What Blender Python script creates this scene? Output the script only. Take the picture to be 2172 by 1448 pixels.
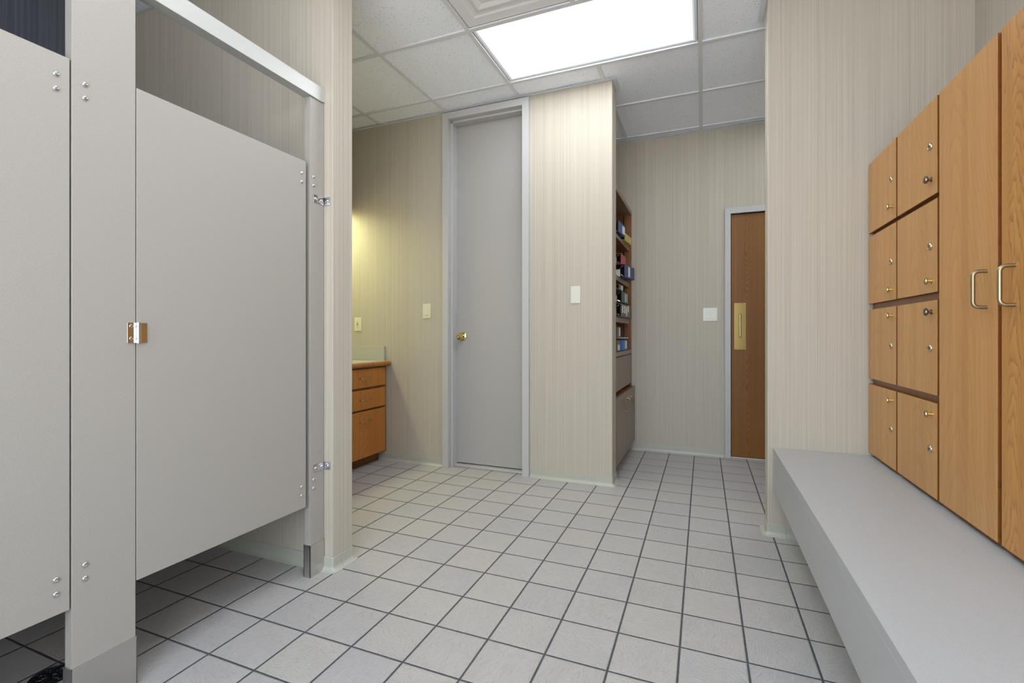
import bpy, bmesh, math, random
from mathutils import Vector, Matrix
random.seed(7)
for o in list(bpy.data.objects): bpy.data.objects.remove(o)
U = 0.2                                   # one floor tile, in metres; all coordinates below are in tiles
S = bpy.context.scene
COL = S.collection
# ------------------------------------------------------------------ camera
FPX, YAW = 1007.9, 0.3829
cd = bpy.data.cameras.new('camera'); cam = bpy.data.objects.new('camera', cd); COL.objects.link(cam)
cd.sensor_fit = 'HORIZONTAL'; cd.sensor_width = 36; cd.lens = 36*FPX/2172
cd.shift_y = -(724-709.3)/2172; cd.clip_start = 0.02; cd.clip_end = 100
cam.location = (7.357*U, -9.25*U, 5.115*U); cam.rotation_euler = (math.pi/2, 0, YAW)
S.camera = cam
# ------------------------------------------------------------------ world, lights, exposure
W = bpy.data.worlds.new('world'); S.world = W; W.use_nodes = True
_nt = W.node_tree; _bg = _nt.nodes['Background']; _tc = _nt.nodes.new('ShaderNodeTexCoord'); _sx = _nt.nodes.new('ShaderNodeSeparateXYZ'); _rp = _nt.nodes.new('ShaderNodeValToRGB')
_nt.links.new(_tc.outputs['Generated'], _sx.inputs[0]); _mr = _nt.nodes.new('ShaderNodeMapRange'); _nt.links.new(_sx.outputs[2], _mr.inputs[0]); _mr.inputs[1].default_value = -1; _mr.inputs[2].default_value = 1
_nt.links.new(_mr.outputs[0], _rp.inputs[0]); _nt.links.new(_rp.outputs[0], _bg.inputs[0])
_rp.color_ramp.elements[0].position = 0.46; _rp.color_ramp.elements[0].color = (0.98, 0.98, 0.98, 1)      # pale lower half, kept bright as fill through the added window
_rp.color_ramp.elements[1].position = 0.52; _rp.color_ramp.elements[1].color = (0.84, 0.92, 1.0, 1)    # sky
_bg.inputs[1].default_value = 6.5
S.view_settings.view_transform = 'Standard'; S.view_settings.look = 'None'
S.view_settings.gamma = 1; S.view_settings.use_curve_mapping = False
S.view_settings.exposure = 0.13
S.cycles.max_bounces = 14; S.cycles.diffuse_bounces = 9; S.cycles.glossy_bounces = 5
S.cycles.sample_clamp_indirect = 6; S.cycles.use_denoising = True
pd = bpy.data.lights.new('fill_window_portal', 'AREA'); pd.shape = 'RECTANGLE'; pd.size = 11.2*0.2; pd.size_y = 10.6*0.2; pd.cycles.is_portal = True  # guides light sampling through the added fill window
po = bpy.data.objects.new('fill_window_portal', pd); COL.objects.link(po); po.location = (6.6*U, -14.05*U, 7.1*U); po.rotation_euler = (math.pi/2, 0, math.pi)
LENS_POWER = 9.5          # emission of the ceiling lenses
VANITY_POWER = 33.0

# ------------------------------------------------------------------ materials
def lin(r, g, b):
    f = lambda c: (c/255/12.92) if c/255 <= 0.04045 else ((c/255+0.055)/1.055)**2.4
    return (f(r), f(g), f(b), 1)
def new_mat(name, rough=0.5, metal=0.0, col=None, spec=0.5):
    m = bpy.data.materials.new(name); m.use_nodes = True
    nt = m.node_tree; b = nt.nodes['Principled BSDF']
    b.inputs['Roughness'].default_value = rough; b.inputs['Metallic'].default_value = metal
    b.inputs['Specular IOR Level'].default_value = spec
    if col: b.inputs['Base Color'].default_value = col
    return m, nt, b
class N:
    def __init__(s, nt): s.nt = nt
    def n(s, t, **k):
        x = s.nt.nodes.new(t)
        for a, v in k.items(): setattr(x, a, v)
        return x
    def l(s, a, b): s.nt.links.new(a, b)
    def put(s, sock, v):
        if isinstance(v, (int, float)): sock.default_value = v
        elif isinstance(v, (tuple, list)): sock.default_value = v
        else: s.l(v, sock)
    def m(s, op, a, b=0.0, c=None):
        x = s.n('ShaderNodeMath', operation=op); s.put(x.inputs[0], a); s.put(x.inputs[1], b)
        if c is not None: s.put(x.inputs[2], c)
        return x.outputs[0]
    def xyz(s, v):
        x = s.n('ShaderNodeSeparateXYZ'); s.l(v, x.inputs[0]); return x.outputs
    def cmb(s, a, b, c):
        x = s.n('ShaderNodeCombineXYZ'); s.put(x.inputs[0], a); s.put(x.inputs[1], b); s.put(x.inputs[2], c); return x.outputs[0]
    def noise(s, vec, scale, detail=2, rough=0.5, dist=0.0):
        x = s.n('ShaderNodeTexNoise'); s.l(vec, x.inputs['Vector']); x.inputs['Scale'].default_value = scale
        x.inputs['Detail'].default_value = detail; x.inputs['Roughness'].default_value = rough; x.inputs['Distortion'].default_value = dist
        return x.outputs[0]
    def mix(s, f, a, b, mode='MIX'):
        x = s.n('ShaderNodeMix', data_type='RGBA', blend_type=mode); s.put(x.inputs[0], f); s.put(x.inputs[6], a); s.put(x.inputs[7], b); return x.outputs[2]
    def ramp(s, v, stops):
        x = s.n('ShaderNodeValToRGB'); s.l(v, x.inputs[0]); e = x.color_ramp.elements
        while len(e) < len(stops): e.new(0.5)
        for i, (p, c) in enumerate(stops): e[i].position = p; e[i].color = c if isinstance(c, tuple) else (c, c, c, 1)
        return x.outputs[0]
    def maprange(s, v, a, b, c=0.0, d=1.0):
        x = s.n('ShaderNodeMapRange'); s.put(x.inputs[0], v)
        for i, q in enumerate((a, b, c, d)): s.put(x.inputs[i+1], q)
        return x.outputs[0]
    def bump(s, h, strength, dist=0.002):
        x = s.n('ShaderNodeBump'); x.inputs['Strength'].default_value = strength; x.inputs['Distance'].default_value = dist
        s.l(h, x.inputs['Height']); return x.outputs[0]

def wallpaper(name, light, mid, dark, bumpk=0.35):
    m, nt, b = new_mat(name, rough=0.72, spec=0.25); g = N(nt)
    P = g.n('ShaderNodeNewGeometry').outputs['Position']; x, y, z = g.xyz(P)
    h = g.m('ADD', x, y)
    fine = g.noise(g.cmb(g.m('MULTIPLY', h, 330), 0, g.m('MULTIPLY', z, 1.2)), 1.0, 2, 0.6)
    band = g.noise(g.cmb(g.m('MULTIPLY', h, 95), 3.1, g.m('MULTIPLY', z, 0.15)), 1.0, 3, 0.6)
    thread = g.noise(g.cmb(g.m('MULTIPLY', h, 500), 0, g.m('MULTIPLY', z, 260)), 1.0, 2, 0.6)
    v = g.m('ADD', g.m('MULTIPLY', fine, 0.5), g.m('MULTIPLY', band, 0.5))
    v = g.m('ADD', v, g.m('MULTIPLY', g.m('SUBTRACT', thread, 0.5), 0.35))
    c = g.ramp(v, [(0.30, dark), (0.5, mid), (0.70, light)])
    g.l(c, b.inputs['Base Color'])
    g.l(g.bump(v, bumpk, 0.0012), b.inputs['Normal'])
    return m
M = {}
M['wall'] = wallpaper('striped_wallpaper', lin(190,184,172), lin(180,173,160), lin(165,157,144))
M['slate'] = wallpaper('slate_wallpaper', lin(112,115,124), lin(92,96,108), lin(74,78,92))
def laminate(name, c, speck=0.07, rough=0.42, scale=900):
    m, nt, b = new_mat(name, rough=rough, spec=0.4); g = N(nt)
    P = g.n('ShaderNodeNewGeometry').outputs['Position']
    n = g.noise(P, scale, 2, 0.7)
    k = g.maprange(n, 0.25, 0.75, 1-speck, 1+speck)
    mm = g.n('ShaderNodeVectorMath', operation='SCALE'); mm.inputs[0].default_value = c[:3]; g.l(k, mm.inputs['Scale'])
    g.l(mm.outputs[0], b.inputs['Base Color'])
    g.l(g.bump(n, 0.08, 0.0006), b.inputs['Normal'])
    return m
M['partition'] = laminate('grey_partition_laminate', lin(161,157,151), 0.16, scale=520)
M['bench'] = laminate('grey_bench_laminate', lin(168,169,171), 0.12, 0.38, 520)
M['counter'] = laminate('pale_counter_laminate', lin(176,174,166), 0.08, 0.35)
M['doorpaint'] = laminate('grey_door_paint', lin(163,161,158), 0.01, 0.45, 300)
M['frame'] = laminate('grey_frame_paint', lin(180,180,180), 0.01, 0.4, 300)
M['taupe'] = laminate('taupe_laminate', lin(120,103,88), 0.03, 0.3)
M['cove'] = new_mat('vinyl_cove', 0.35, 0, lin(172,173,162))[0]
M['plate'] = new_mat('ivory_plastic', 0.35, 0, lin(214,210,188))[0]
M['platew'] = new_mat('off_white_plastic', 0.35, 0, lin(206,206,196))[0]
M['chrome'] = new_mat('chrome', 0.08, 1, (0.66,0.66,0.68,1))[0]
M['steel'] = new_mat('brushed_steel', 0.34, 1, (0.62,0.61,0.59,1))[0]
M['alu'] = new_mat('anodised_aluminium', 0.45, 0.35, lin(196,197,194))[0]
M['brass'] = new_mat('polished_brass', 0.14, 1, lin(226,204,150))[0]
M['brassplate'] = new_mat('satin_brass', 0.33, 1, lin(132,112,70))[0]
M['pull'] = new_mat('worn_bronze_pull', 0.38, 1, lin(158,144,118))[0]
M['nickel'] = new_mat('antique_nickel', 0.22, 1, lin(196,182,158))[0]
M['black'] = new_mat('black_rubber', 0.4, 0, lin(22,22,24))[0]
M['dark'] = new_mat('dark_slot', 0.6, 0, lin(30,26,22))[0]
M['grid'] = new_mat('white_ceiling_grid', 0.85, 0, lin(214,216,220))[0]
M['diffuser'] = new_mat('white_diffuser', 0.45, 0, lin(222,223,225))[0]
M['paper'] = new_mat('white_paper', 0.7, 0, lin(226,226,222))[0]

def tiles():
    m, nt, b = new_mat('grey_quarry_tile', 0.45, spec=0.35); g = N(nt)
    P = g.n('ShaderNodeNewGeometry').outputs['Position']; x, y, z = g.xyz(P)
    tx, ty = g.m('DIVIDE', x, U), g.m('DIVIDE', y, U)
    ix, iy = g.m('FLOOR', tx), g.m('FLOOR', ty)
    wn = g.n('ShaderNodeTexWhiteNoise', noise_dimensions='2D'); g.l(g.cmb(ix, iy, 0), wn.inputs['Vector'])
    rv = wn.outputs['Value']; rc = g.xyz(wn.outputs['Color'])
    def edge(t):
        f = g.m('FRACT', t); return g.m('MINIMUM', f, g.m('SUBTRACT', 1.0, f))
    wob = g.m('MULTIPLY', g.m('SUBTRACT', g.noise(P, 60, 2), 0.5), 0.008)
    e = g.m('ADD', g.m('MINIMUM', edge(tx), edge(ty)), wob)
    tile = g.maprange(e, 0.0105, 0.0185)
    # slate-like ripples, each tile laid its own way round
    vr = g.n('ShaderNodeVectorRotate', rotation_type='Z_AXIS'); g.l(g.cmb(tx, ty, g.m('MULTIPLY', rv, 40)), vr.inputs['Vector'])
    ang = g.m('ADD', g.m('MULTIPLY', g.m('FLOOR', g.m('MULTIPLY', rv, 4)), 1.5708), g.m('MULTIPLY', rc[1], 0.5)); g.l(ang, vr.inputs['Angle'])
    q = g.xyz(vr.outputs[0])
    warp = g.noise(vr.outputs[0], 1.6, 2)
    rip = g.noise(g.cmb(g.m('MULTIPLY', q[0], 9), g.m('ADD', g.m('MULTIPLY', q[1], 44), g.m('MULTIPLY', warp, 20)), q[2]), 1.0, 4, 0.65)
    fine = g.noise(P, 420, 3, 0.6)
    base = g.mix(g.maprange(rc[0], 0, 1, 0, 1), lin(178,175,172), lin(173,171,172))
    base = g.mix(g.maprange(rip, 0.34, 0.48, 0.34, 0.0), base, lin(132,127,122))
    base = g.mix(g.maprange(fine, 0.35, 0.65, 0.10, 0.0), base, lin(110,108,106))
    col = g.mix(tile, lin(72,76,82), base); g.l(col, b.inputs['Base Color'])
    g.l(g.maprange(tile, 0, 1, 0.75, 0.42), b.inputs['Roughness'])
    hgt = g.m('ADD', g.m('MULTIPLY', g.maprange(e, 0.006, 0.028), 1.0), g.m('ADD', g.m('MULTIPLY', rip, 0.75), g.m('MULTIPLY', fine, 0.12)))
    g.l(g.bump(hgt, 1.0, 0.0036), b.inputs['Normal'])
    return m
M['floor'] = tiles()

def ceiling_mat():
    m, nt, b = new_mat('fissured_ceiling_tile', 0.9, spec=0.1); g = N(nt)
    P = g.n('ShaderNodeNewGeometry').outputs['Position']; x, y, z = g.xyz(P)
    n1 = g.noise(P, 90, 2)
    def holes(vec, sc, th):
        v = g.n('ShaderNodeTexVoronoi', feature='F1'); g.l(vec, v.inputs['Vector']); v.inputs['Scale'].default_value = sc
        rnd = g.xyz(v.outputs['Color'])[0]
        return g.m('MULTIPLY', g.m('LESS_THAN', v.outputs['Distance'], th), g.m('GREATER_THAN', rnd, 0.55))
    w = g.m('MULTIPLY', n1, 0.02)
    a = holes(g.cmb(g.m('ADD', g.m('MULTIPLY', x, 1.7), w), g.m('ADD', y, w), 0), 82, 0.16)
    c = holes(g.cmb(g.m('SUBTRACT', x, w), g.m('ADD', g.m('MULTIPLY', y, 1.9), w), 0), 74, 0.15)
    h = g.m('MAXIMUM', a, c)
    col = g.mix(h, lin(240,245,254), lin(140,141,144)); g.l(col, b.inputs['Base Color'])
    g.l(g.bump(g.m('SUBTRACT', g.m('MULTIPLY', g.noise(P, 260, 3), 0.3), h), 0.5, 0.002), b.inputs['Normal'])
    return m
M['ceiling'] = ceiling_mat()

def oak(name, light, mid, dark, rings=9.0, grain=0.6, curve=34.0, stretch=1.1, rough=0.33, axis='y', off=0.0, pore=0.5, centre=0.0, ringpow=3.5):
    """plain-sliced oak; grain runs up the object's own z axis, arches centred on its width"""
    m, nt, b = new_mat(name, rough=rough, spec=0.4); g = N(nt)
    P = g.n('ShaderNodeTexCoord').outputs['Object']; x, y, z = g.xyz(P)
    rnd = g.n('ShaderNodeObjectInfo').outputs['Random']
    h = y if axis == 'y' else x
    if axis == 'h': h = g.m('ADD', x, y)
    r10 = g.m('MULTIPLY', rnd, 37.0)
    hc = g.m('ADD', g.m('SUBTRACT', h, centre), g.m('MULTIPLY', g.m('SUBTRACT', rnd, 0.5), off))
    zz = g.m('ADD', z, r10)
    lowv = g.cmb(g.m('MULTIPLY', hc, 5), r10, g.m('MULTIPLY', zz, 1.3))
    low = g.noise(lowv, 1.0, 2)
    hw = g.m('ADD', hc, g.m('MULTIPLY', g.m('SUBTRACT', g.noise(g.cmb(0.0, r10, g.m('MULTIPLY', zz, 3.0)), 1.0, 2), 0.5), 0.06))
    par = g.m('DIVIDE', g.m('MULTIPLY', g.m('MULTIPLY', hw, hw), curve), g.m('ADD', 1.0, g.m('MULTIPLY', g.m('ABSOLUTE', hw), 14.0)))
    ph = g.m('ADD', g.m('ADD', par, g.m('MULTIPLY', zz, stretch)), g.m('MULTIPLY', low, 1.3))
    ph = g.m('ADD', ph, g.m('MULTIPLY', g.noise(g.cmb(g.m('MULTIPLY', hc, 60), r10, g.m('MULTIPLY', zz, 6)), 1.0, 3), 0.12))
    f = g.m('FRACT', g.m('MULTIPLY', ph, rings))
    ring = g.maprange(f, 0.0, 1.0, 1.0, 0.0); ring = g.m('POWER', ring, ringpow)
    poren = g.noise(g.cmb(g.m('MULTIPLY', hc, 900), r10, g.m('MULTIPLY', zz, 22)), 1.0, 3, 0.7)
    por = g.maprange(poren, 0.5, 0.72, 0, 1)
    tone = g.noise(g.cmb(g.m('MULTIPLY', hc, 30), r10, g.m('MULTIPLY', zz, 0.5)), 1.0, 2)
    c = g.mix(g.maprange(tone, 0.3, 0.7), mid, light)
    brk = g.maprange(poren, 0.36, 0.62, 0.35, 1.0)
    c = g.mix(g.m('MULTIPLY', g.m('MULTIPLY', ring, grain), brk), c, dark)
    c = g.mix(g.m('MULTIPLY', por, g.m('ADD', 0.25*pore, g.m('MULTIPLY', ring, pore*0.5))), c, dark)
    g.l(c, b.inputs['Base Color'])
    g.l(g.bump(g.m('SUBTRACT', 1.0, por), 0.15, 0.0006), b.inputs['Normal'])
    return m
M['oak'] = oak('honey_oak', lin(190,143,86), lin(178,129,74), lin(140,92,46), rings=6, grain=0.34, pore=0.55, curve=110, off=0.16)
M['oak_strong'] = oak('strongly_grained_oak', lin(192,142,78), lin(178,124,62), lin(112,68,28), rings=17, grain=0.85, pore=0.75, curve=130, stretch=0.9, centre=0.123)
M['oak_frame'] = oak('oak_cabinet_frame', lin(138,88,42), lin(122,74,32), lin(84,46,18), rings=9, grain=0.3)  # oak darkened, shade of the door gaps put into the colour
M['oak_edge_shade'] = oak('shaded_oak_edge', lin(128,78,34), lin(112,66,26), lin(78,40,14), rings=9, grain=0.3)  # darker oak that carries the shade on door edges in its colour
M['oak_vanity'] = oak('vanity_oak', lin(188,124,58), lin(168,106,46), lin(116,68,28), rings=9, grain=0.5, pore=0.45, curve=100)
M['oak_nose'] = oak('oak_counter_edge', lin(168,116,66), lin(150,98,52), lin(108,66,34), rings=6, grain=0.3, axis='y')
M['oak_door'] = oak('brown_oak_door', lin(142,96,42), lin(124,80,30), lin(56,31,8), rings=15, grain=0.8, axis='x', curve=260, stretch=-0.8, pore=0.6, centre=-0.334, rough=0.5, ringpow=2.5)
M['oak_shelf'] = oak('bookcase_wood', lin(140,88,42), lin(118,72,34), lin(78,44,20), rings=6, grain=0.3, axis='h')

def lens_mat():
    m, nt, b = new_mat('prismatic_lens'); g = N(nt)
    P = g.n('ShaderNodeTexCoord').outputs['Object']; x, y, z = g.xyz(P)
    # tubes behind the lens stop short of its edges, and the prisms show there as dots
    ex = g.m('SUBTRACT', 0.592, g.m('ABSOLUTE', x)); ey = g.m('SUBTRACT', 0.292, g.m('ABSOLUTE', y))
    e = g.m('MINIMUM', ex, ey)
    edge = g.maprange(e, 0.008, 0.06, 0.0, 1.0)
    s = g.m('MULTIPLY', g.m('SINE', g.m('MULTIPLY', x, 520)), g.m('SINE', g.m('MULTIPLY', y, 520)))
    dots = g.maprange(s, 0.1, 0.7, 1.0, 0.0)
    k = g.m('MAXIMUM', g.m('ADD', g.m('MULTIPLY', edge, g.m('ADD', 0.10, g.m('MULTIPLY', edge, 0.9))), g.m('MULTIPLY', dots, 0.03)), 0.06)
    em = g.n('ShaderNodeEmission'); em.inputs[0].default_value = (0.92, 0.965, 1.0, 1); g.l(g.m('MULTIPLY', k, LENS_POWER), em.inputs[1])
    g.l(em.outputs[0], nt.nodes['Material Output'].inputs[0]); nt.nodes.remove(b)
    return m
M['lens'] = lens_mat()
def emit(name, c, p):
    m = bpy.data.materials.new(name); m.use_nodes = True; nt = m.node_tree; g = N(nt)
    nt.nodes.remove(nt.nodes['Principled BSDF']); em = g.n('ShaderNodeEmission'); em.inputs[0].default_value = c; em.inputs[1].default_value = p
    g.l(em.outputs[0], nt.nodes['Material Output'].inputs[0]); return m
M['warmlens'] = emit('warm_vanity_lens', (0.97, 0.97, 0.52, 1), VANITY_POWER)

# ------------------------------------------------------------------ mesh helpers
def world_loc(o):
    v = Vector((0,0,0))
    while o is not None: v += o.location; o = o.parent
    return v
class MB:
    """collects shapes in tile coordinates; build() links them as one mesh whose origin is its centre"""
    def __init__(s): s.bm = bmesh.new()
    def box(s, x0, x1, y0, y1, z0, z1, bev=0.0, seg=2, rot=None):
        r = bmesh.ops.create_cube(s.bm, size=1.0); vs = r['verts']
        cx, cy, cz = (x0+x1)/2, (y0+y1)/2, (z0+z1)/2
        for v in vs: v.co = Vector((v.co.x*(x1-x0), v.co.y*(y1-y0), v.co.z*(z1-z0)))
        if bev > 0:
            es = list({e for v in vs for e in v.link_edges})
            rr = bmesh.ops.bevel(s.bm, geom=es, offset=bev, segments=seg, affect='EDGES', profile=0.5)
            vs = list({v for f in rr['faces'] for v in f.verts} | {v for v in vs if v.is_valid})
        mt = Matrix.Translation((cx, cy, cz))
        if rot is not None: mt = mt @ rot
        for v in vs: v.co = mt @ v.co
        return s
    def prism(s, pts, axis, a0, a1):
        """closed 2D outline extruded along an axis ('x': pts are (y,z); 'y': (x,z); 'z': (x,y))"""
        def mk(p, a): return (a, p[0], p[1]) if axis == 'x' else ((p[0], a, p[1]) if axis == 'y' else (p[0], p[1], a))
        A = [s.bm.verts.new(mk(p, a0)) for p in pts]; B = [s.bm.verts.new(mk(p, a1)) for p in pts]; n = len(pts)
        s.bm.faces.new(A); s.bm.faces.new(B[::-1])
        for i in range(n): s.bm.faces.new((A[i], B[i], B[(i+1) % n], A[(i+1) % n]))
        return s
    def lathe(s, prof, origin, axis, seg=24, caps=True):
        """prof: (radius, distance along axis)"""
        a = Vector(axis).normalized(); t = Vector((0,0,1)) if abs(a.z) < 0.9 else Vector((1,0,0))
        u = a.cross(t).normalized(); w = a.cross(u); rings = []
        for r, d in prof:
            c = Vector(origin) + a*d
            if r <= 1e-6: rings.append([s.bm.verts.new(c)])
            else: rings.append([s.bm.verts.new(c + (u*math.cos(2*math.pi*k/seg) + w*math.sin(2*math.pi*k/seg))*r) for k in range(seg)])
        for R0, R1 in zip(rings, rings[1:]):
            for k in range(seg):
                k2 = (k+1) % seg
                if len(R0) == 1 and len(R1) == 1: continue
                if len(R0) == 1: s.bm.faces.new((R0[0], R1[k], R1[k2]))
                elif len(R1) == 1: s.bm.faces.new((R0[k], R0[k2], R1[0]))
                else: s.bm.faces.new((R0[k], R0[k2], R1[k2], R1[k]))
        if caps:
            if len(rings[0]) > 1: s.bm.faces.new(rings[0])
            if len(rings[-1]) > 1: s.bm.faces.new(rings[-1][::-1])
        return s
    def tube(s, pts, r, seg=12):
        P = [Vector(p) for p in pts]; rings = []; up = None
        for i, p in enumerate(P):
            d = (P[min(i+1, len(P)-1)] - P[max(i-1, 0)]).normalized()
            if up is None:
                up = Vector((0,0,1)) if abs(d.z) < 0.9 else Vector((1,0,0))
            u = d.cross(up); 
            if u.length < 1e-4: u = d.cross(Vector((0.3,1,0.2)))
            u.normalize(); w = u.cross(d).normalized(); up = w
            rr = r[i] if isinstance(r, (list, tuple)) else r
            rings.append([s.bm.verts.new(p + (u*math.cos(2*math.pi*k/seg) + w*math.sin(2*math.pi*k/seg))*rr) for k in range(seg)])
        for A, B in zip(rings, rings[1:]):
            for k in range(seg): s.bm.faces.new((A[k], A[(k+1) % seg], B[(k+1) % seg], B[k]))
        s.bm.faces.new(rings[0][::-1]); s.bm.faces.new(rings[-1])
        return s
    def build(s, name, mat, parent=None, smooth=True):
        bmesh.ops.recalc_face_normals(s.bm, faces=s.bm.faces[:])
        cs = [v.co for v in s.bm.verts]
        lo = Vector([min(c[i] for c in cs) for i in range(3)]); hi = Vector([max(c[i] for c in cs) for i in range(3)])
        c = (lo+hi)/2
        for v in s.bm.verts: v.co = (v.co - c)*U
        me = bpy.data.meshes.new(name); s.bm.to_mesh(me); s.bm.free()
        me.materials.append(M[mat] if isinstance(mat, str) else mat)
        if smooth:
            for p in me.polygons: p.use_smooth = True
            me.set_sharp_from_angle(angle=math.radians(50))
        o = bpy.data.objects.new(name, me); COL.objects.link(o)
        if smooth:
            wm = o.modifiers.new('weighted_normal', 'WEIGHTED_NORMAL'); wm.keep_sharp = True; wm.weight = 100
        o.location = c*U
        if parent is not None:
            o.location = c*U - world_loc(parent); o.parent = parent
        return o
def B(*a, **k): return MB().box(*a, **k)
def shade_edges(o, mat='oak_edge_shade'):  # puts the painted shade on the side, top and bottom edges
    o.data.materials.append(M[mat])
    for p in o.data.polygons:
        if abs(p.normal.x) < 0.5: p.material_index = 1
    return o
def tag(o, label=None, cat=None, group=None, kind=None):
    if label: o['label'] = label
    if cat: o['category'] = cat
    if group: o['group'] = group
    if kind: o['kind'] = kind
    return o
def thing(name, loc, label=None, cat=None, group=None, kind=None):
    o = bpy.data.objects.new(name, None); COL.objects.link(o); o.location = Vector(loc)*U; o.empty_display_size = 0.05
    return tag(o, label, cat, group, kind)
def struct(name, mb, mat, **k): return tag(mb.build(name, mat, **k), kind='structure')
def arc(cx, cz, r, a0, a1, n):
    return [(cx + r*math.cos(math.radians(a0+(a1-a0)*i/n)), cz + r*math.sin(math.radians(a0+(a1-a0)*i/n))) for i in range(n+1)]

# ------------------------------------------------------------------ room shell
ZC = 13.7
XL, XR, YN, YF = -7.5, 13.6, -14.0, 12.4
floor = struct('floor', B(XL-0.6, XR+0.6, YN-0.6, YF+0.6, -0.5, 0), 'floor')
struct('wall_left', B(XL-0.6, XL, -0.55, YF+0.6, 0, ZC+0.89), 'wall')
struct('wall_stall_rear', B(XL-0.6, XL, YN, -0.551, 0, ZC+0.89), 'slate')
w = MB(); w.box(XL-0.6, 1.0, YN-0.6, YN, 0, ZC+0.89); w.box(12.2, XR+0.6, YN-0.6, YN, 0, ZC+0.89); w.box(1.0, 12.2, YN-0.6, YN, 0, 1.8); w.box(1.0, 12.2, YN-0.6, YN, 12.4, ZC+0.89)
struct('wall_near', w, 'wall')
wn_ = thing('fill_window_1', (6.6, YN, 1.8), kind='structure')  # unseen window, added to let fill light in from behind the camera
w = MB()
for q in ((1.0, 1.25, 1.8, 12.4), (11.95, 12.2, 1.8, 12.4), (4.6, 4.8, 2.05, 12.15), (8.4, 8.6, 2.05, 12.15)): w.box(q[0], q[1], YN-0.4, YN-0.1, q[2], q[3])
w.box(1.25, 11.95, YN-0.4, YN-0.1, 1.8, 2.05); w.box(1.25, 11.95, YN-0.4, YN-0.1, 12.15, 12.4)
w.build('fill_window_frame', 'frame', wn_)
# partition wall between the stalls and the vanity alcove
struct('wall_stall_side', B(XL, -0.075, -1.17, -0.55, 0, ZC, bev=0.02), 'wall')
# wall with the grey door: pieces round the opening, one mesh
DX0, DX1, DZ = -1.80, 1.37, 13.45
w = MB()
w.box(XL, DX0, 6.87, 7.62, 0, ZC); w.box(DX1, 4.508, 6.87, 7.62, 0, ZC, bev=0.02); w.box(DX0, DX1, 6.87, 7.62, DZ, ZC)
struct('wall_grey_door', w, 'wall')
# far wall with the wood door
w = MB(); w.box(XL, 8.40, YF, YF+0.6, 0, ZC+0.89); w.box(13.0, XR+0.6, YF, YF+0.6, 0, ZC+0.89); w.box(8.40, 13.0, YF, YF+0.6, 10.14, ZC+0.89)
struct('wall_far', w, 'wall')
struct('door_gap_backing', B(8.0, XR, YF+0.61, YF+0.8, 0, 11), 'dark')  # added dark backing, stops outside light showing through the door gap
struct('wall_bookcase_rear', B(2.2, 2.8, 7.63, YF-0.005, 0, ZC), 'wall')
struct('wall_pier_right', B(8.877, 14.2, 4.45, 4.985, 0, ZC+0.89, bev=0.02), 'wall')
struct('wall_locker_rear', B(12.976, 14.2, YN, 4.445, 0, ZC+0.89), 'wall')
struct('wall_hall_right', B(XR, XR+0.6, 4.99, YF-0.005, 0, ZC+0.89), 'wall')

# ceiling: lay-in tiles, leaving the cells of the fittings open
GX, GY, GS = -1.88, 2.777, 3.05
light_cells = {(1, 0): 1, (2, 0): 1, (1, -3): 1, (2, -3): 1, (4, 1): 1, (4, 2): 1}
diff_cell = (1, -1)
w = MB()
for i in range(-2, 6):
    for j in range(-6, 4):
        if (i, j) in light_cells or (i, j) == diff_cell: continue
        x0, y0 = GX+i*GS, GY+j*GS
        xa, xb, ya, yb = max(x0, XL), min(x0+GS, XR), max(y0, YN), min(y0+GS, YF)
        if xb-xa > 0.05 and yb-ya > 0.05: w.box(xa, xb, ya, yb, ZC+0.045, ZC+0.12)
ceil = struct('ceiling', w, 'ceiling')
w = MB(); T = 0.06
for i in range(-2, 6):
    x = GX+i*GS
    for j in range(-6, 4):
        y = GY+j*GS
        ya, yb = max(y+T, YN), min(y+GS-T, YF); xa, xb = max(x+T, XL), min(x+GS-T, XR)
        if XL < x < XR and yb > ya and not ((i-1, j) in light_cells and (i, j) in light_cells): w.box(x-T, x+T, ya, yb, ZC, ZC+0.044)
        if YN < y < YF and xb > xa and not ((i, j-1) in light_cells and (i, j) in light_cells): w.box(xa, xb, y-T, y+T, ZC, ZC+0.044)
        if XL < x < XR and YN < y < YF: w.box(x-T, x+T, y-T, y+T, ZC, ZC+0.044)
w.build('ceiling_grid', 'grid', ceil)
struct('roof_deck', B(XL-0.6, XR+0.6, YN-0.6, YF+0.6, ZC+0.9, ZC+1.1), 'dark').name = 'ceiling_deck'
# wall angles round the top of the walls
w = MB()
w.box(8.735, 8.876, 4.30, 5.38, ZC-0.012, ZC-0.001); w.box(8.877, 12.97, 4.31, 4.449, ZC-0.012, ZC-0.001)
w.box(4.509, 4.64, 6.75, 7.62, ZC-0.012, ZC-0.001); w.box(XL, 4.508, 6.75, 6.869, ZC-0.012, ZC-0.001)
w.box(2.8, XR, YF-0.12, YF, ZC-0.012, ZC-0.001)
w.box(XL, -0.075, -1.27, -1.171, ZC-0.012, ZC-0.001); w.box(-0.074, 0.03, -1.27, -0.45, ZC-0.012, ZC-0.001)
struct('trim_1', w, 'grid')

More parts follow.
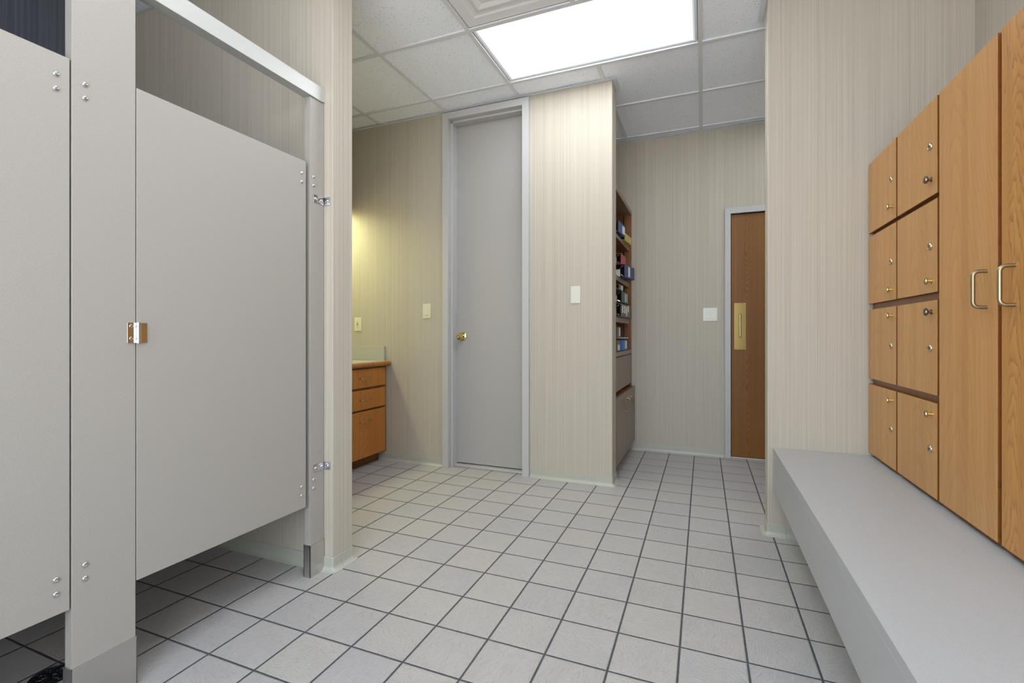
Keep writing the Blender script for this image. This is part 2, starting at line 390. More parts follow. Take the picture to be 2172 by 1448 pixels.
# cove base
def cove(w, path, side):
    """path of wall-face points; the cove stands on its left (side=+1) or right (-1); corners are rounded"""
    H, Tk, toe = 0.29, 0.022, 0.125
    prof = [(0, H), (Tk*0.6, H), (Tk, H-0.012), (Tk, 0.11), (Tk+0.012, 0.07), (Tk+0.04, 0.035), (toe-0.02, 0.014), (toe, 0.008), (toe, 0.0005), (0, 0.0005)]
    P = [Vector(p) for p in path]; pts = [P[0]]
    for a, b, c in zip(P, P[1:], P[2:]):
        d0, d1 = (b-a).normalized(), (c-b).normalized(); r = 0.03
        p0, p1 = b-d0*r, b+d1*r
        for k in range(5):
            t = k/4; pts.append((p0*(1-t)+b*t)*(1-t) + (b*(1-t)+p1*t)*t)
    pts.append(P[-1]); rings = []
    for i, p in enumerate(pts):
        d0 = (p-pts[i-1]).normalized() if i else (pts[1]-p).normalized()
        d1 = (pts[i+1]-p).normalized() if i < len(pts)-1 else d0
        n0 = Vector((-d0.y, d0.x))*side; n1 = Vector((-d1.y, d1.x))*side; n = (n0+n1).normalized(); n = n/max(0.5, n.dot(n0))
        rings.append([w.bm.verts.new((p.x+n.x*a, p.y+n.y*a, z)) for a, z in prof])
    for A, Bq in zip(rings, rings[1:]):
        for k in range(len(prof)):
            k2 = (k+1) % len(prof); w.bm.faces.new((A[k], A[k2], Bq[k2], Bq[k]))
    w.bm.faces.new(rings[0]); w.bm.faces.new(rings[-1][::-1])
e = 0.001
w = MB(); cove(w, [(XL, -1.17-e), (-0.075+e, -1.17-e), (-0.075+e, -0.93)], -1); cove(w, [(-0.075+e, -0.925), (-0.075+e, -0.55+e), (-0.6, -0.55+e)], -1)
struct('baseboard_stall', w, 'cove')
w = MB(); cove(w, [(-5.02, 6.87-e), (-2.0, 6.87-e)], -1); struct('baseboard_left', w, 'cove')
w = MB(); cove(w, [(1.57, 6.87-e), (3.9, 6.87-e)], -1); cove(w, [(3.905, 6.87-e), (4.508+e, 6.87-e), (4.508+e, 7.60)], -1); struct('baseboard_centre', w, 'cove')
w = MB(); cove(w, [(4.4, YF-e), (8.175, YF-e)], -1); struct('baseboard_far', w, 'cove')
w = MB(); cove(w, [(12.9, 4.45-e), (9.29, 4.45-e)], 1); cove(w, [(9.285, 4.45-e), (8.877-e, 4.45-e), (8.877-e, 4.985+e), (9.3, 4.985+e)], 1); struct('baseboard_right', w, 'cove')

# ------------------------------------------------------------------ grey door in its steel frame
d = thing('door_1', (-0.2, 6.87, 0), kind='structure')
w = MB(); F0 = 6.74
w.box(-1.99, -1.735, F0, 6.868, 0, 13.63, bev=0.008); w.box(1.301, 1.56, F0, 6.868, 0, 13.63, bev=0.008); w.box(-1.735, 1.301, F0, 6.868, 13.375, 13.63, bev=0.008)
w.box(-1.795, -1.735, 6.869, 7.60, 0, 13.44); w.box(1.301, 1.365, 6.869, 7.60, 0, 13.44); w.box(-1.735, 1.301, 6.869, 7.60, 13.375, 13.44)
w.box(-1.735, -1.655, 6.98, 7.34, 0, 13.31, bev=0.006); w.box(1.221, 1.301, 6.98, 7.34, 0, 13.31, bev=0.006); w.box(-1.655, 1.221, 6.98, 7.34, 13.295, 13.375, bev=0.006)
w.build('door_frame', 'frame', d)
slab = B(-1.725, 1.29, 7.352, 7.57, 0.09, 13.36, bev=0.006).build('door_slab', 'doorpaint', d)
w = MB().lathe([(0.17, 0), (0.17, 0.012), (0.15, 0.04), (0.075, 0.06), (0.065, 0.16), (0.10, 0.19), (0.135, 0.25), (0.14, 0.30), (0.12, 0.345), (0.05, 0.365), (0.045, 0.355), (0, 0.355)], (-1.40, 7.351, 5.04), (0, -1, 0), 32)
kb = w.build('door_knob', 'brass', slab)
tag(B(-1.73, 1.295, 7.10, 7.62, 0.002, 0.05, bev=0.01).build('threshold', 'alu', d), 'bright metal threshold')

# wood door at the far end
d = thing('door_2', (10.6, YF, 0), kind='structure')
w = MB(); w.box(8.185, 8.405, YF-0.1, YF-0.002, 0, 10.34, bev=0.008); w.box(12.99, 13.22, YF-0.1, YF-0.002, 0, 10.34, bev=0.008); w.box(8.405, 12.99, YF-0.1, YF-0.002, 10.105, 10.34, bev=0.008)
w.build('door_frame', 'frame', d)
slab = B(8.43, 12.97, YF+0.03, YF+0.25, 0.07, 10.07, bev=0.006).build('door_slab', 'oak_door', d)
# the arches of the veneer run up the left third of this leaf
pl = tag(B(8.535, 8.985, YF+0.012, YF+0.029, 4.49, 6.42, bev=0.005).build('push_plate', 'brassplate', slab), 'satin brass plate')
w = MB(); hx, hy = 8.745, YF
w.tube([(hx, hy+0.012, 5.90), (hx, hy-0.10, 5.90), (hx, hy-0.15, 5.89)], [0.05, 0.032, 0.045]); w.tube([(hx, hy+0.012, 5.08), (hx, hy-0.10, 5.08), (hx, hy-0.15, 5.09)], [0.05, 0.032, 0.045])
w.tube([(hx, hy-0.15, 5.00), (hx, hy-0.16, 5.03), (hx, hy-0.165, 5.10), (hx, hy-0.17, 5.5), (hx, hy-0.165, 5.88), (hx, hy-0.16, 5.95), (hx, hy-0.15, 5.98)], [0.02, 0.05, 0.036, 0.034, 0.036, 0.05, 0.02])
w.build('pull_handle', 'brass', slab)
w = MB()
for sx in (8.565, 8.955):
    for sz in (4.53, 5.455, 6.38): w.lathe([(0.016, 0), (0.012, 0.006), (0, 0.008)], (sx, YF+0.012, sz), (0, -1, 0), 10)
w.build('plate_screws', 'brass', slab)
tag(B(8.41, 12.985, YF+0.001, YF+0.5, 0.002, 0.055, bev=0.01).build('threshold', 'alu', d), 'bright metal threshold')

# ------------------------------------------------------------------ wall plates
def plate(name, x0, x1, z0, z1, Y, label, cat, mat, paddles=(), outlet=False):
    t = thing(name, ((x0+x1)/2, Y, z0), label, cat)
    B(x0, x1, Y-0.028, Y-0.001, z0, z1, bev=0.010, seg=3).build('wall_plate', mat, t)
    cz = (z0+z1)/2
    for px in paddles:
        w = MB(); w.box(px-0.085, px+0.085, Y-0.034, Y-0.029, cz-0.17, cz+0.17, bev=0.003)
        w.prism([(Y-0.035, cz-0.155), (Y-0.050, cz-0.155), (Y-0.038, cz), (Y-0.046, cz+0.155), (Y-0.035, cz+0.155)], 'x', px-0.07, px+0.07)
        w.build('rocker', mat, t)
    for sz in (z0+0.05, z1-0.05):
        for sx in (paddles if len(paddles) > 1 else [(x0+x1)/2]):
            MB().lathe([(0.018, 0), (0.014, 0.005), (0, 0.006)], (sx, Y-0.028, sz), (0, -1, 0), 10).build('screw', 'steel', t)
    if outlet:
        px = (x0+x1)/2
        B(px-0.085, px+0.085, Y-0.036, Y-0.029, cz-0.17, cz+0.17, bev=0.004).build('receptacle', mat, t)
        w = MB()
        for s in (-1, 1):
            w.box(px-0.033, px-0.023, Y-0.0385, Y-0.0365, cz+s*0.105-0.018, cz+s*0.105+0.018); w.box(px+0.023, px+0.033, Y-0.0385, Y-0.0365, cz+s*0.105-0.014, cz+s*0.105+0.014)
            w.lathe([(0.011, 0), (0.011, 0.002)], (px, Y-0.0365, cz+s*0.105-0.032), (0, -1, 0), 10)
            w.box(px-0.03, px+0.03, Y-0.044, Y-0.0365, cz+s*0.022-0.014, cz+s*0.022+0.014, bev=0.003)
        w.build('slots_and_buttons', 'dark', t)
    return t
plate('light_switch', -2.93, -2.57, 5.755, 6.33, 6.87, 'single ivory rocker switch on the wall left of the grey door', 'light switch', 'plate', (-2.75,))
plate('power_outlet', -6.29, -5.93, 5.26, 5.83, 6.87, 'ivory power outlet with dark slots on the wall above the vanity', 'power outlet', 'plate', (), True)
plate('blank_wall_plate', 3.08, 3.415, 6.20, 6.79, 6.87, 'blank off-white wall plate on the wall right of the grey door', 'wall plate', 'platew')
plate('light_switch', 7.34, 7.90, 5.68, 6.235, YF, 'double off-white rocker switch on the far wall beside the wood door', 'light switch', 'platew', (7.505, 7.735))

# ------------------------------------------------------------------ ceiling fittings
def troffer(cx, cy, lx, ly, label, cat='ceiling light'):
    t = thing('ceiling_light', (cx, cy, ZC), label, cat, 'recessed fluorescent ceiling lights')
    hx, hy = lx/2, ly/2
    w = MB(); a = 0.075; z0, z1 = ZC+0.046, ZC+0.075; f = 0.06
    for q in ((cx-hx+a, cx+hx-a, cy-hy+a, cy-hy+a+f), (cx-hx+a, cx+hx-a, cy+hy-a-f, cy+hy-a), (cx-hx+a, cx-hx+a+f, cy-hy+a+f, cy+hy-a-f), (cx+hx-a-f, cx+hx-a, cy-hy+a+f, cy+hy-a-f)): w.box(*q, z0, z1)
    w.build('light_frame', 'grid', t)
    B(cx-hx+a, cx+hx-a, cy-hy+a, cy+hy-a, ZC+0.11, ZC+0.6).build('light_housing', 'grid', t)
    g = a+f
    ln = B(cx-hx+g, cx+hx-g, cy-hy+g, cy+hy-g, ZC+0.06, ZC+0.08).build('light_lens', 'lens', t)
    if ly > lx:
        pass
    return t
troffer(GX+2*GS, GY+0.5*GS, 2*GS, GS, 'bright rectangular ceiling light with a prismatic lens in front of the grey door')
troffer(GX+2*GS, GY-2.5*GS, 2*GS, GS, 'rectangular ceiling light with a prismatic lens above the stall doors, nearest the viewer')
troffer(GX+4.5*GS, GY+2*GS, GS, 2*GS, 'rectangular ceiling light with a prismatic lens over the hall by the wood door')
x0, y0 = GX+diff_cell[0]*GS, GY+diff_cell[1]*GS
t = thing('air_diffuser', (x0+GS/2, y0+GS/2, ZC), 'white square stepped air diffuser in the ceiling beside the bright light', 'air vent')
w = MB()
def ring(w, cx, cy, h0, z0, h1, z1):
    A = [w.bm.verts.new((cx+sx*h0, cy+sy*h0, z0)) for sx, sy in ((-1,-1),(1,-1),(1,1),(-1,1))]; Bv = [w.bm.verts.new((cx+sx*h1, cy+sy*h1, z1)) for sx, sy in ((-1,-1),(1,-1),(1,1),(-1,1))]
    C = [w.bm.verts.new((v.co.x, v.co.y, v.co.z+0.012)) for v in A]; D = [w.bm.verts.new((v.co.x, v.co.y, v.co.z+0.012)) for v in Bv]
    for k in range(4):
        k2 = (k+1) % 4
        w.bm.faces.new((A[k], A[k2], Bv[k2], Bv[k])); w.bm.faces.new((C[k], D[k], D[k2], C[k2])); w.bm.faces.new((A[k], C[k], C[k2], A[k2])); w.bm.faces.new((Bv[k], Bv[k2], D[k2], D[k]))
cx, cy, hh = x0+GS/2, y0+GS/2, GS/2
ring(w, cx, cy, hh-0.07, ZC+0.05, hh-0.36, ZC+0.05); w.build('vent_flange', 'diffuser', t, smooth=False)
for k in range(3):
    h = hh-0.36-0.36*k; w = MB(); prof = [(h, ZC+0.05), (h-0.06, ZC+0.075), (h-0.16, ZC+0.075), (h-0.25, ZC+0.035), (h-0.30, ZC+0.03), (h-0.36, ZC+0.05)]
    for (ha, za), (hb, zb) in zip(prof, prof[1:]): ring(w, cx, cy, ha, za, hb, zb)
    w.build('vent_ring', 'diffuser', t, smooth=False)
B(cx-hh+1.44, cx+hh-1.44, cy-hh+1.44, cy+hh-1.44, ZC+0.05, ZC+0.07).build('vent_centre', 'diffuser', t)
B(cx-hh+0.07, cx+hh-0.07, cy-hh+0.07, cy+hh-0.07, ZC+0.21, ZC+0.5).build('vent_box', 'diffuser', t)

# ------------------------------------------------------------------ toilet partitions
PX = -0.307; PT = 0.154
tp = thing('toilet_partition', (PX, -5.26, 0), 'grey laminate toilet stall fronts with steel shoes and aluminium headrail', 'toilet partition')
def bolts(parent, y, zs, xf=PX):
    for z in zs:
        MB().lathe([(0.036, 0), (0.036, 0.005), (0.032, 0.013), (0.021, 0.020), (0.011, 0.021), (0.009, 0.015), (0, 0.015)], (xf+0.001, y, z), (1, 0, 0), 20).build('bolt', 'chrome', parent)
def pilaster(y0, y1, by, shoe=0.735, label=None, name='pilaster'):
    p = tag(B(PX-PT, PX, y0, y1, 0.05, 10.13, bev=0.006).build(name, 'partition', tp), label)
    w = MB(); g = 0.014; h0, h1 = 0.002, shoe
    w.box(PX+0.001, PX+g, y0-g, y1+g, h0, h1); w.box(PX-PT-g, PX-PT-0.001, y0-g, y1+g, h0, h1); w.box(PX-PT-g, PX+g, y0-g, y0-0.001, h0, h1); w.box(PX-PT-g, PX+g, y1+0.001, y1+g, h0, h1)
    tag(w.build('shoe', 'steel', p), 'brushed steel shoe at the foot')
    if by is not None: bolts(p, by, (8.455, 8.272, 2.041, 1.859))
    return p
def stall_door(y0, y1, label, by):
    dd = tag(B(PX-0.127, PX, y0, y1, 1.53, 8.71, bev=0.006).build('stall_door', 'partition', tp), label)
    bolts(dd, by, (8.44, 8.256, 1.985, 1.80)); return dd
pil = pilaster(-5.637, -4.882, -5.492, label='wide grey pilaster between the two stall doors')
pilaster(-9.62, -8.86, -9.47, label='grey pilaster at the near end')
post = pilaster(-1.572, -1.185, -1.475, shoe=0.68, name='wall_post', label='narrow grey post against the wallpapered wall')
d2 = stall_door(-4.870, -1.687, 'grey stall door nearer the wallpapered wall', -1.80)
d1 = stall_door(-8.845, -5.657, 'grey stall door at the left edge of the view', -5.80)
w = MB()
w.prism([(PX-PT-0.04, 10.135), (PX+0.03, 10.135), (PX+0.034, 10.15), (PX+0.034, 10.42), (PX+0.01, 10.46), (PX-PT-0.02, 10.46), (PX-PT-0.04, 10.43)], 'y', -9.66, -1.26)
w.box(PX-PT-0.03, PX+0.022, -1.259, -1.178, 10.15, 10.44)
tag(w.build('headrail', 'alu', tp), 'pale aluminium headrail')
B(-7.46, PX-PT-0.02, -5.325, -5.20, 1.53, 8.71, bev=0.006).build('divider_panel', 'partition', tp)
B(-7.46, PX-PT-0.02, -9.30, -9.17, 1.53, 8.71, bev=0.006).build('divider_panel', 'partition', tp)
# latch keeper on the wide pilaster
w = MB(); w.box(PX+0.001, PX+0.016, -4.998, -4.884, 4.992, 5.288, bev=0.004); k1 = w.build('latch_plate', 'chrome', pil)
MB().tube([(PX+0.045, -4.868, 4.99), (PX+0.045, -4.868, 5.29)], 0.030, 16).build('latch_barrel', 'chrome', pil)
B(PX+0.001, PX+0.016, -4.842, -4.735, 4.995, 5.285, bev=0.004).build('latch_plate', 'chrome', d2)
for z in (5.055, 5.235): MB().lathe([(0.028, 0), (0.024, 0.010), (0.008, 0.013), (0.006, 0.006), (0, 0.006)], (PX+0.016, -4.945, z), (1, 0, 0), 16).build('screw', 'chrome', pil)
# wall brackets
for z in (8.005, 2.275):
    br = thing('bracket', (PX, -1.3, z)); br.parent = tp; br.location = Vector((PX, -1.3, z))*U - tp.location
    w = MB(); w.box(PX+0.001, PX+0.014, -1.49, -1.20, z-0.085, z+0.085, bev=0.004)
    w.box(PX+0.001, PX+0.014, -1.215, -1.176, z-0.085, z+0.085); w.box(PX+0.001, -0.13, -1.198, -1.172, z-0.085, z+0.085, bev=0.004)
    w.build('bracket_plate', 'chrome', br)
    for y in (-1.44, -1.27): MB().lathe([(0.032, 0), (0.028, 0.014), (0.012, 0.022), (0, 0.022)], (PX+0.014, y, z), (1, 0, 0), 16).build('screw', 'chrome', br)
    MB().lathe([(0.032, 0), (0.028, 0.014), (0.012, 0.022), (0, 0.022)], (-0.19, -1.198, z), (0, -1, 0), 16).build('screw', 'chrome', br)
# floor drain under the stalls
dr = thing('floor_drain', (-1.70, -5.24, 0), 'round black floor drain cover in the tiles behind the wide pilaster', 'floor drain')
MB().lathe([(0.25, 0.001), (0.25, 0.016), (0.235, 0.022), (0.225, 0.010), (0, 0.010)], (-1.70, -5.24, 0), (0, 0, 1), 40).build('drain_body', 'black', dr)
for q in range(3):
    w = MB()
    for k in range(9):
        a0 = 2*math.pi*k/9 + q*0.7; pts = []
        for s_ in range(7):
            a = a0 + s_*0.11; r = 0.06+0.065*q + 0.03*math.sin(s_*0.9)
            if r > 0.22: r = 0.22
            pts.append((-1.70+r*math.cos(a), -5.24+r*math.sin(a), 0.017))
        w.tube(pts, 0.007, 6)
    w.build('drain_ribs', 'black', dr)

# ------------------------------------------------------------------ lockers, wardrobe, bench
LX = 11.0
bank = thing('locker_cabinet', (12, 2.6, 2.24), 'honey oak cabinet of eight small locker doors on the bench against the wallpapered wall', 'cabinet')
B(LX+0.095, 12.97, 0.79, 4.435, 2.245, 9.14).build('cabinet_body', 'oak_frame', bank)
rows = [(2.33, 3.955), (4.085, 5.70), (5.835, 7.415), (7.50, 9.14)]
cols = [(0.825, 2.595, 1.08), (2.665, 4.405, 2.93)]
hard = [[('brass', 3.745, 3.14), ('brass', 3.745, 3.14)], [('nickel_dark', 5.505, 4.88), ('brass', 5.51, 4.88)], [('brass', 6.04, 6.64), ('brass', 6.05, 6.645)], [('nickel_dark', 7.785, 8.365), ('brass', 7.785, 8.355)]]
M['nickel_dark'] = new_mat('dark_nickel', 0.15, 1, lin(150,140,128))[0]
rn = ['bottom row', 'second row from the bottom', 'second row from the top', 'top row']
for r, (z0, z1) in enumerate(rows):
    for c, (y0, y1, yk) in enumerate(cols):
        dd = B(LX, LX+0.09, y0, y1, z0, z1, bev=0.008).build('locker_door', 'oak', bank); shade_edges(dd)
        km, zk, zl = hard[r][c]
        kn = MB().lathe([(0.045, 0), (0.045, 0.008), (0.026, 0.018), (0.024, 0.035), (0.036, 0.048), (0.060, 0.062), (0.068, 0.080), (0.062, 0.098), (0.036, 0.108), (0, 0.110)], (LX-0.001, yk-0.04, zk), (-1, 0, 0), 28).build('knob', km, dd)
        lk = MB().lathe([(0.066, 0), (0.066, 0.010), (0.060, 0.022), (0.044, 0.028), (0.038, 0.022), (0, 0.022)], (LX-0.001, yk, zl), (-1, 0, 0), 24)
        lk = lk.build('lock', 'nickel', dd)
        B(LX-0.0255, LX-0.0232, yk-0.004, yk+0.004, zl-0.016, zl+0.016).build('keyhole', 'dark', dd)
ward = thing('wardrobe_cabinet', (12, -1, 2.24), 'tall honey oak wardrobe cabinet with two long doors and bar pulls', 'cabinet')
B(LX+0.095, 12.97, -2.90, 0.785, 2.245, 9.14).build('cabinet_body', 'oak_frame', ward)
def pull(y, zc, parent, mat='pull', x=LX, out=0.15, half=0.25, r=0.026, sgn=-1):
    pts = [(x+sgn*0.001, y, zc+half)]; 
    R = 0.07
    pts.append((x+sgn*(out-R), y, zc+half))
    for k in range(1, 6):
        a = math.pi/2*k/5; pts.append((x+sgn*(out-R+R*math.sin(a)), y, zc+half-R+R*math.cos(a)))
    for k in range(0, 6):
        a = math.pi/2*k/5; pts.append((x+sgn*(out-R+R*math.cos(a)), y, zc-half+R-R*math.sin(a)))
    pts.append((x+sgn*0.001, y, zc-half))
    return MB().tube(pts, r, 14).build('pull_handle', mat, parent)
td = tag(B(LX, LX+0.09, -0.94, 0.752, 2.335, 9.145, bev=0.008).build('wardrobe_door', 'oak', ward), 'evenly grained door'); pull(-0.683, 5.745, td); shade_edges(td)
td2 = tag(B(LX, LX+0.09, -2.80, -1.032, 2.335, 9.145, bev=0.008).build('wardrobe_door', 'oak_strong', ward), 'door with strong arched grain'); pull(-1.327, 5.74, td2); shade_edges(td2)
bench = thing('bench', (10, -2.2, 0), 'long grey laminate bench running under the oak lockers', 'bench')
B(9.0, 12.97, -9.4, 4.44, 2.11, 2.237, bev=0.006).build('seat_top', 'bench', bench)
B(9.0, 9.11, -9.4, 4.44, 1.21, 2.109, bev=0.006).build('fascia', 'bench', bench)
B(11.2, 11.3, -9.4, 4.42, 0.001, 2.109).build('rear_support', 'bench', bench)

# ------------------------------------------------------------------ vanity
VX = -4.60
va = thing('vanity_cabinet', (-6, 4, 0), 'oak vanity cabinet with drawers in the alcove left of the grey door', 'cabinet')
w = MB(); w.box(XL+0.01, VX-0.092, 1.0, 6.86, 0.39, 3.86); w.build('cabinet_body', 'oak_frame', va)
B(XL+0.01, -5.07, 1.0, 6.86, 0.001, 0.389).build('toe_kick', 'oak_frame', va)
for z0, z1, zp in ((3.095, 3.805, 3.455), (2.265, 3.01, 2.645), (0.43, 2.20, 1.825)):
    o = B(VX-0.09, VX, 4.25, 6.70, z0, z1, bev=0.01).build('drawer', 'oak_vanity', va); shade_edges(o)
    p = [(VX+0.001, 5.14, zp), (VX+0.09, 5.14, zp)] + [(VX+0.09+0.04*math.sin(a), 5.14+0.04*(1-math.cos(a)), zp) for a in (0.5, 1.0, 1.57)] + [(VX+0.13, 5.35, zp+0.006), (VX+0.13, 5.55, zp+0.006)] + [(VX+0.09+0.04*math.sin(a), 5.72-0.04*(1-math.cos(a)), zp) for a in (1.57, 1.0, 0.5)] + [(VX+0.09, 5.72, zp), (VX+0.001, 5.72, zp)]
    MB().tube(p, 0.018, 10).build('pull_handle', 'nickel', o)
for y0, y1 in ((2.65, 4.16), (1.05, 2.56)):
    o = B(VX-0.09, VX, y0, y1, 0.43, 3.805, bev=0.01).build('cabinet_door', 'oak_vanity', va)
vc = thing('vanity_counter', (-6, 4, 3.88), 'pale laminate vanity countertop with rounded oak edge and side splash', 'countertop')
B(XL+0.01, -4.62, 1.0, 6.86, 3.87, 4.05).build('counter_top', 'counter', vc)
prof = [(-4.62, 4.05)] + arc(-4.53, 3.955, 0.095, 90, -90, 10)[0:] + [(-4.62, 3.86)]
MB().prism(prof, 'y', 1.0, 6.86).build('counter_edge', 'oak_nose', vc)
w = MB(); w.box(XL+0.01, -4.72, 6.76, 6.865, 4.051, 4.64, bev=0.01); w.box(XL+0.01, XL+0.11, 1.0, 6.75, 4.051, 4.64, bev=0.01); w.build('splash', 'counter', vc)
# valance light above the vanity
vl = thing('vanity_light', (-7.1, 4, 10.3), 'warm valance light box above the vanity', 'wall light')
w = MB(); w.box(XL+0.01, -6.6, 1.2, 6.6, 10.75, 10.9); w.box(-6.75, -6.6, 1.2, 6.6, 10.3, 10.75); w.box(XL+0.01, -6.75, 1.2, 1.3, 10.3, 10.75); w.box(XL+0.01, -6.75, 6.5, 6.6, 10.3, 10.75)
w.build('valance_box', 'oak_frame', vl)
B(XL+0.03, -6.77, 1.32, 6.48, 10.36, 10.38).build('light_lens', 'warmlens', vl)

# ------------------------------------------------------------------ bookcase in the hall recess
BX = 4.39
bc = thing('bookcase', (3.6, 10, 0), 'tall built-in bookcase with taupe cupboards in the hall recess', 'bookcase')
w = MB(); w.box(2.81, BX, 12.22, 12.385, 2.88, 10.58); w.box(2.81, BX, 7.66, 7.80, 2.88, 10.58); w.box(2.81, 2.90, 7.80, 12.22, 2.88, 10.5); w.build('bookcase_frame', 'oak_shelf', bc)
tag(B(2.81, BX+0.01, 7.66, 12.39, 10.40, 10.585).build('top_panel', 'taupe', bc), 'taupe top')
for z0, z1 in ((8.80, 8.95), (7.19, 7.38), (5.59, 5.80)):
    sh = B(2.91, 4.275, 7.81, 12.21, z0+0.02, z1).build('shelf', 'oak_shelf', bc)
    B(4.276, 4.30, 7.81, 12.21, z0, z1).build('shelf_edge', 'taupe', sh)
B(2.81, BX+0.02, 7.66, 12.39, 4.29, 4.455).build('counter_shelf', 'taupe', bc)
B(BX-0.09, BX, 7.70, 12.30, 2.99, 4.255, bev=0.006).build('filler_panel', 'taupe', bc)
B(2.91, BX-0.095, 7.82, 12.21, 3.0, 4.25).build('filler_core', 'oak_shelf', bc)
B(4.05, 4.10, 12.19, 12.219, 4.46, 10.39).build('shelf_rail', 'dark', bc)
B(2.81, BX+0.01, 7.66, 12.39, 2.82, 2.875).build('cupboard_top', 'oak_shelf', bc)
B(2.81, BX+0.03, 7.66, 12.39, 0.43, 2.815).build('cupboard_body', 'oak_shelf', bc)
B(2.81, 4.1, 7.66, 12.39, 0.001, 0.428).build('toe_kick', 'dark', bc)
for y0, y1, yp in ((7.68, 9.925, 9.68), (9.945, 12.385, 10.22)):
    o = B(4.445, 4.537, y0, y1, 0.45, 2.86, bev=0.006).build('cupboard_door', 'taupe', bc)
    pull(yp, 2.38, o, x=4.538, out=0.16, half=0.25, r=0.022, sgn=1)

def mat_flat(name, c, rough=0.45): 
    if name not in M: M[name] = new_mat(name, rough, 0, c)[0]
    return name
def binder(a, b, z, th, depth, col, label, spine_labels=(), name='ring_binder', tilt=0.0, cat='binder', rings=True):
    """a -> b is the spine's lower front edge (seen from the hall); the end at a shows the open side with rings"""
    A = Vector((a[0], a[1])); Bv = Vector((b[0], b[1])); L = (Bv-A).length; ang = math.atan2(-(Bv.x-A.x), Bv.y-A.y)
    t = thing(name, (A.x, A.y, z), label, cat); c = 0.022
    # local frame: y along the spine, -x into the shelf, z up
    w = MB(); w.box(-0.0, c, 0, L, 0, th, bev=0.008); w.box(-depth, 0.0, 0, L, 0, c); w.box(-depth, 0.0, 0, L, th-c, th)
    parts = [w.build('cover', col, t)]
    parts.append(B(-depth+0.03, -0.16, 0.03, L-0.03, c+0.004, th*0.62).build('paper_block', 'paper', t))
    if rings:
        w = MB(); w.box(-0.05, -0.03, 0.06, L-0.06, c+0.01, th-c-0.01)
        for yy in (0.09, L/2, L-0.09):
            w.tube([(-0.04, yy, th/2 + (th/2-c-0.02)*math.sin(k*math.pi/8*1.0-math.pi/2)) if False else (-0.05-(0.22)*abs(math.sin(k*math.pi/10)), yy, c+0.02+(th-2*c-0.04)*k/10) for k in range(11)], 0.010, 6)
        parts.append(w.build('ring_mechanism', 'chrome', t))
        parts.append(B(-0.165, -0.155, 0.02, L-0.02, c+0.003, th-c-0.003).build('divider_sheets', 'dark', t))
    for (s0, s1, q0, q1) in spine_labels:
        parts.append(B(c+0.0005, c+0.003, L*s0, L*s1, th*q0, th*q1).build('spine_label', 'paper', t))
    base = Vector((A.x, A.y, z))*U
    rot = Matrix.Rotation(ang, 4, 'Z') @ Matrix.Rotation(tilt, 4, 'X')
    for p in parts:
        # parts were built about the world origin: bring them into the thing's own frame
        p.location = p.location + base - Vector((0,0,0))
    t.rotation_euler = rot.to_euler()
    return t
mat_flat('blue_vinyl', lin(52,78,134)); mat_flat('navy_vinyl', lin(44,62,112)); mat_flat('yellow_vinyl', lin(196,178,92)); mat_flat('red_vinyl', lin(170,62,60))
mat_flat('green_vinyl', lin(42,72,66)); mat_flat('grey_vinyl', lin(84,82,80)); mat_flat('taupe_card', lin(96,84,72)); mat_flat('tan_card', lin(190,172,128)); mat_flat('bright_blue', lin(66,112,176)); mat_flat('pale_plastic', lin(176,186,200))
binder((4.36, 8.9), (4.42, 10.15), 9.02, 0.42, 1.1, 'blue_vinyl', 'blue binder with a white label lying on the top shelf of the hall bookcase', [(0.55, 0.95, 0.15, 0.85)])
binder((4.38, 10.35), (4.46, 11.6), 8.952, 0.30, 1.1, 'yellow_vinyl', 'pale yellow binder lying on the top shelf of the hall bookcase', [(0.8, 0.9, 0.35, 0.65)])
binder((4.36, 9.55), (4.38, 10.6), 7.885, 0.40, 1.1, 'red_vinyl', 'red binder lying on the blue one on the second shelf', [])
binder((4.47, 9.7), (4.66, 11.1), 7.382, 0.50, 1.2, 'navy_vinyl', 'dark blue binder with a white label sticking out of the second shelf', [(0.35, 0.52, 0.1, 0.9)])
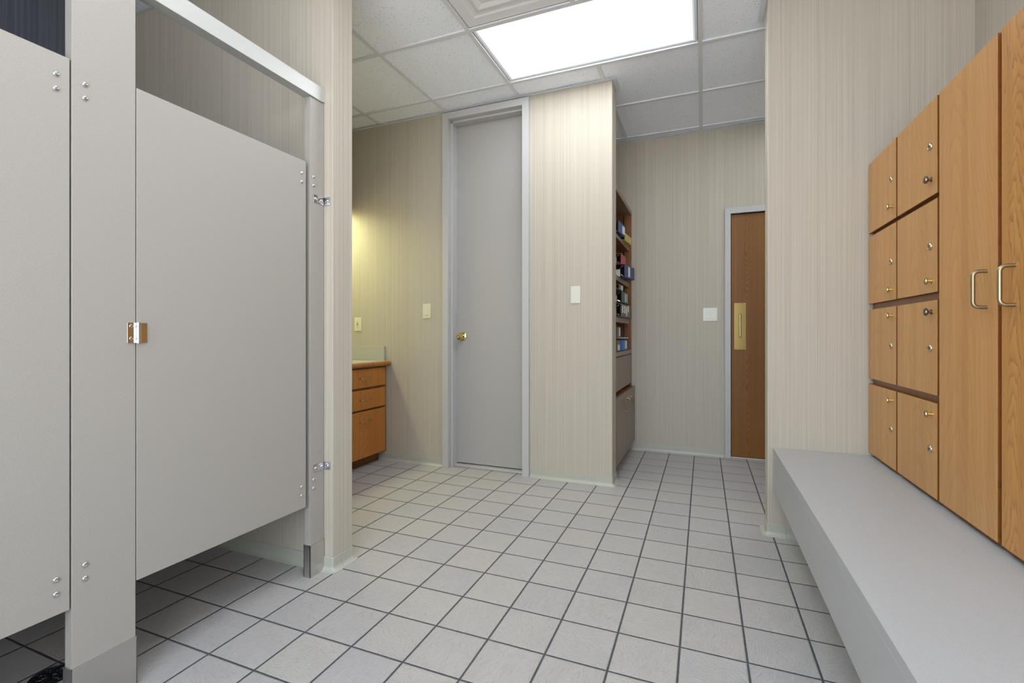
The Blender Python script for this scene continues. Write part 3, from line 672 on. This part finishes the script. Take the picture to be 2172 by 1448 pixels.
binder((4.34, 9.2), (4.36, 10.1), 6.84, 0.22, 1.0, 'taupe_card', 'brown box file with a pale label topmost on the third shelf', [(0.45, 0.8, 0.1, 0.9)], rings=False)
binder((4.40, 9.4), (4.44, 10.8), 6.36, 0.44, 1.1, 'green_vinyl', 'dark green binder with two white labels on the third shelf', [(0.5, 0.62, 0.15, 0.9), (0.76, 0.86, 0.15, 0.9)])
binder((4.44, 9.0), (4.47, 11.3), 5.802, 0.50, 1.1, 'grey_vinyl', 'dark grey binder with four white labels under the green one on the third shelf', [(0.12, 0.22, 0.3, 0.85), (0.32, 0.42, 0.3, 0.9), (0.5, 0.62, 0.1, 0.85), (0.7, 0.8, 0.45, 1.0)])
def leaning(y, z, w_, h, dpt, col, label, name, cat, tilt, x=4.25, lab=None):
    t = thing(name, (x, y, z), label, cat)
    o = B(-dpt, 0, 0, w_, 0, h, bev=0.01).build('case', col, t); o.location = o.location + Vector((x, y, z))*U
    if lab:
        o = B(0.001, 0.004, w_*lab[0], w_*lab[1], h*lab[2], h*lab[3]).build('label', 'paper', t); o.location = o.location + Vector((x, y, z))*U
    t.rotation_euler = (tilt, 0, 0); return t
leaning(8.9, 4.47, 0.75, 0.42, 0.9, 'grey_vinyl', 'low dark grey box with a pale front on the lowest open shelf', 'storage_box', 'box', 0, 4.33, (0.2, 0.8, 0.1, 0.6))
leaning(8.9, 4.99, 0.75, 0.42, 0.8, 'grey_vinyl', 'dark grey card case with white label on the low box, lowest open shelf', 'card_case', 'box', 0.0, 4.34, (0.5, 0.85, 0.15, 0.9))
leaning(8.3, 4.47, 0.5, 1.05, 0.8, 'tan_card', 'tan card box standing upright at the near end of the lowest open shelf', 'card_box', 'box', 0.0, 4.30)
leaning(10.2, 4.47, 1.1, 0.42, 0.8, 'bright_blue', 'bright blue box with a pale label on the lowest open shelf', 'storage_box', 'box', 0.0, 4.36, (0.45, 0.85, 0.15, 0.9))
leaning(10.3, 4.95, 1.35, 0.05, 0.9, 'pale_plastic', 'pale plastic tray lying on the bright blue box', 'tray', 'tray', 0.0, 4.36)
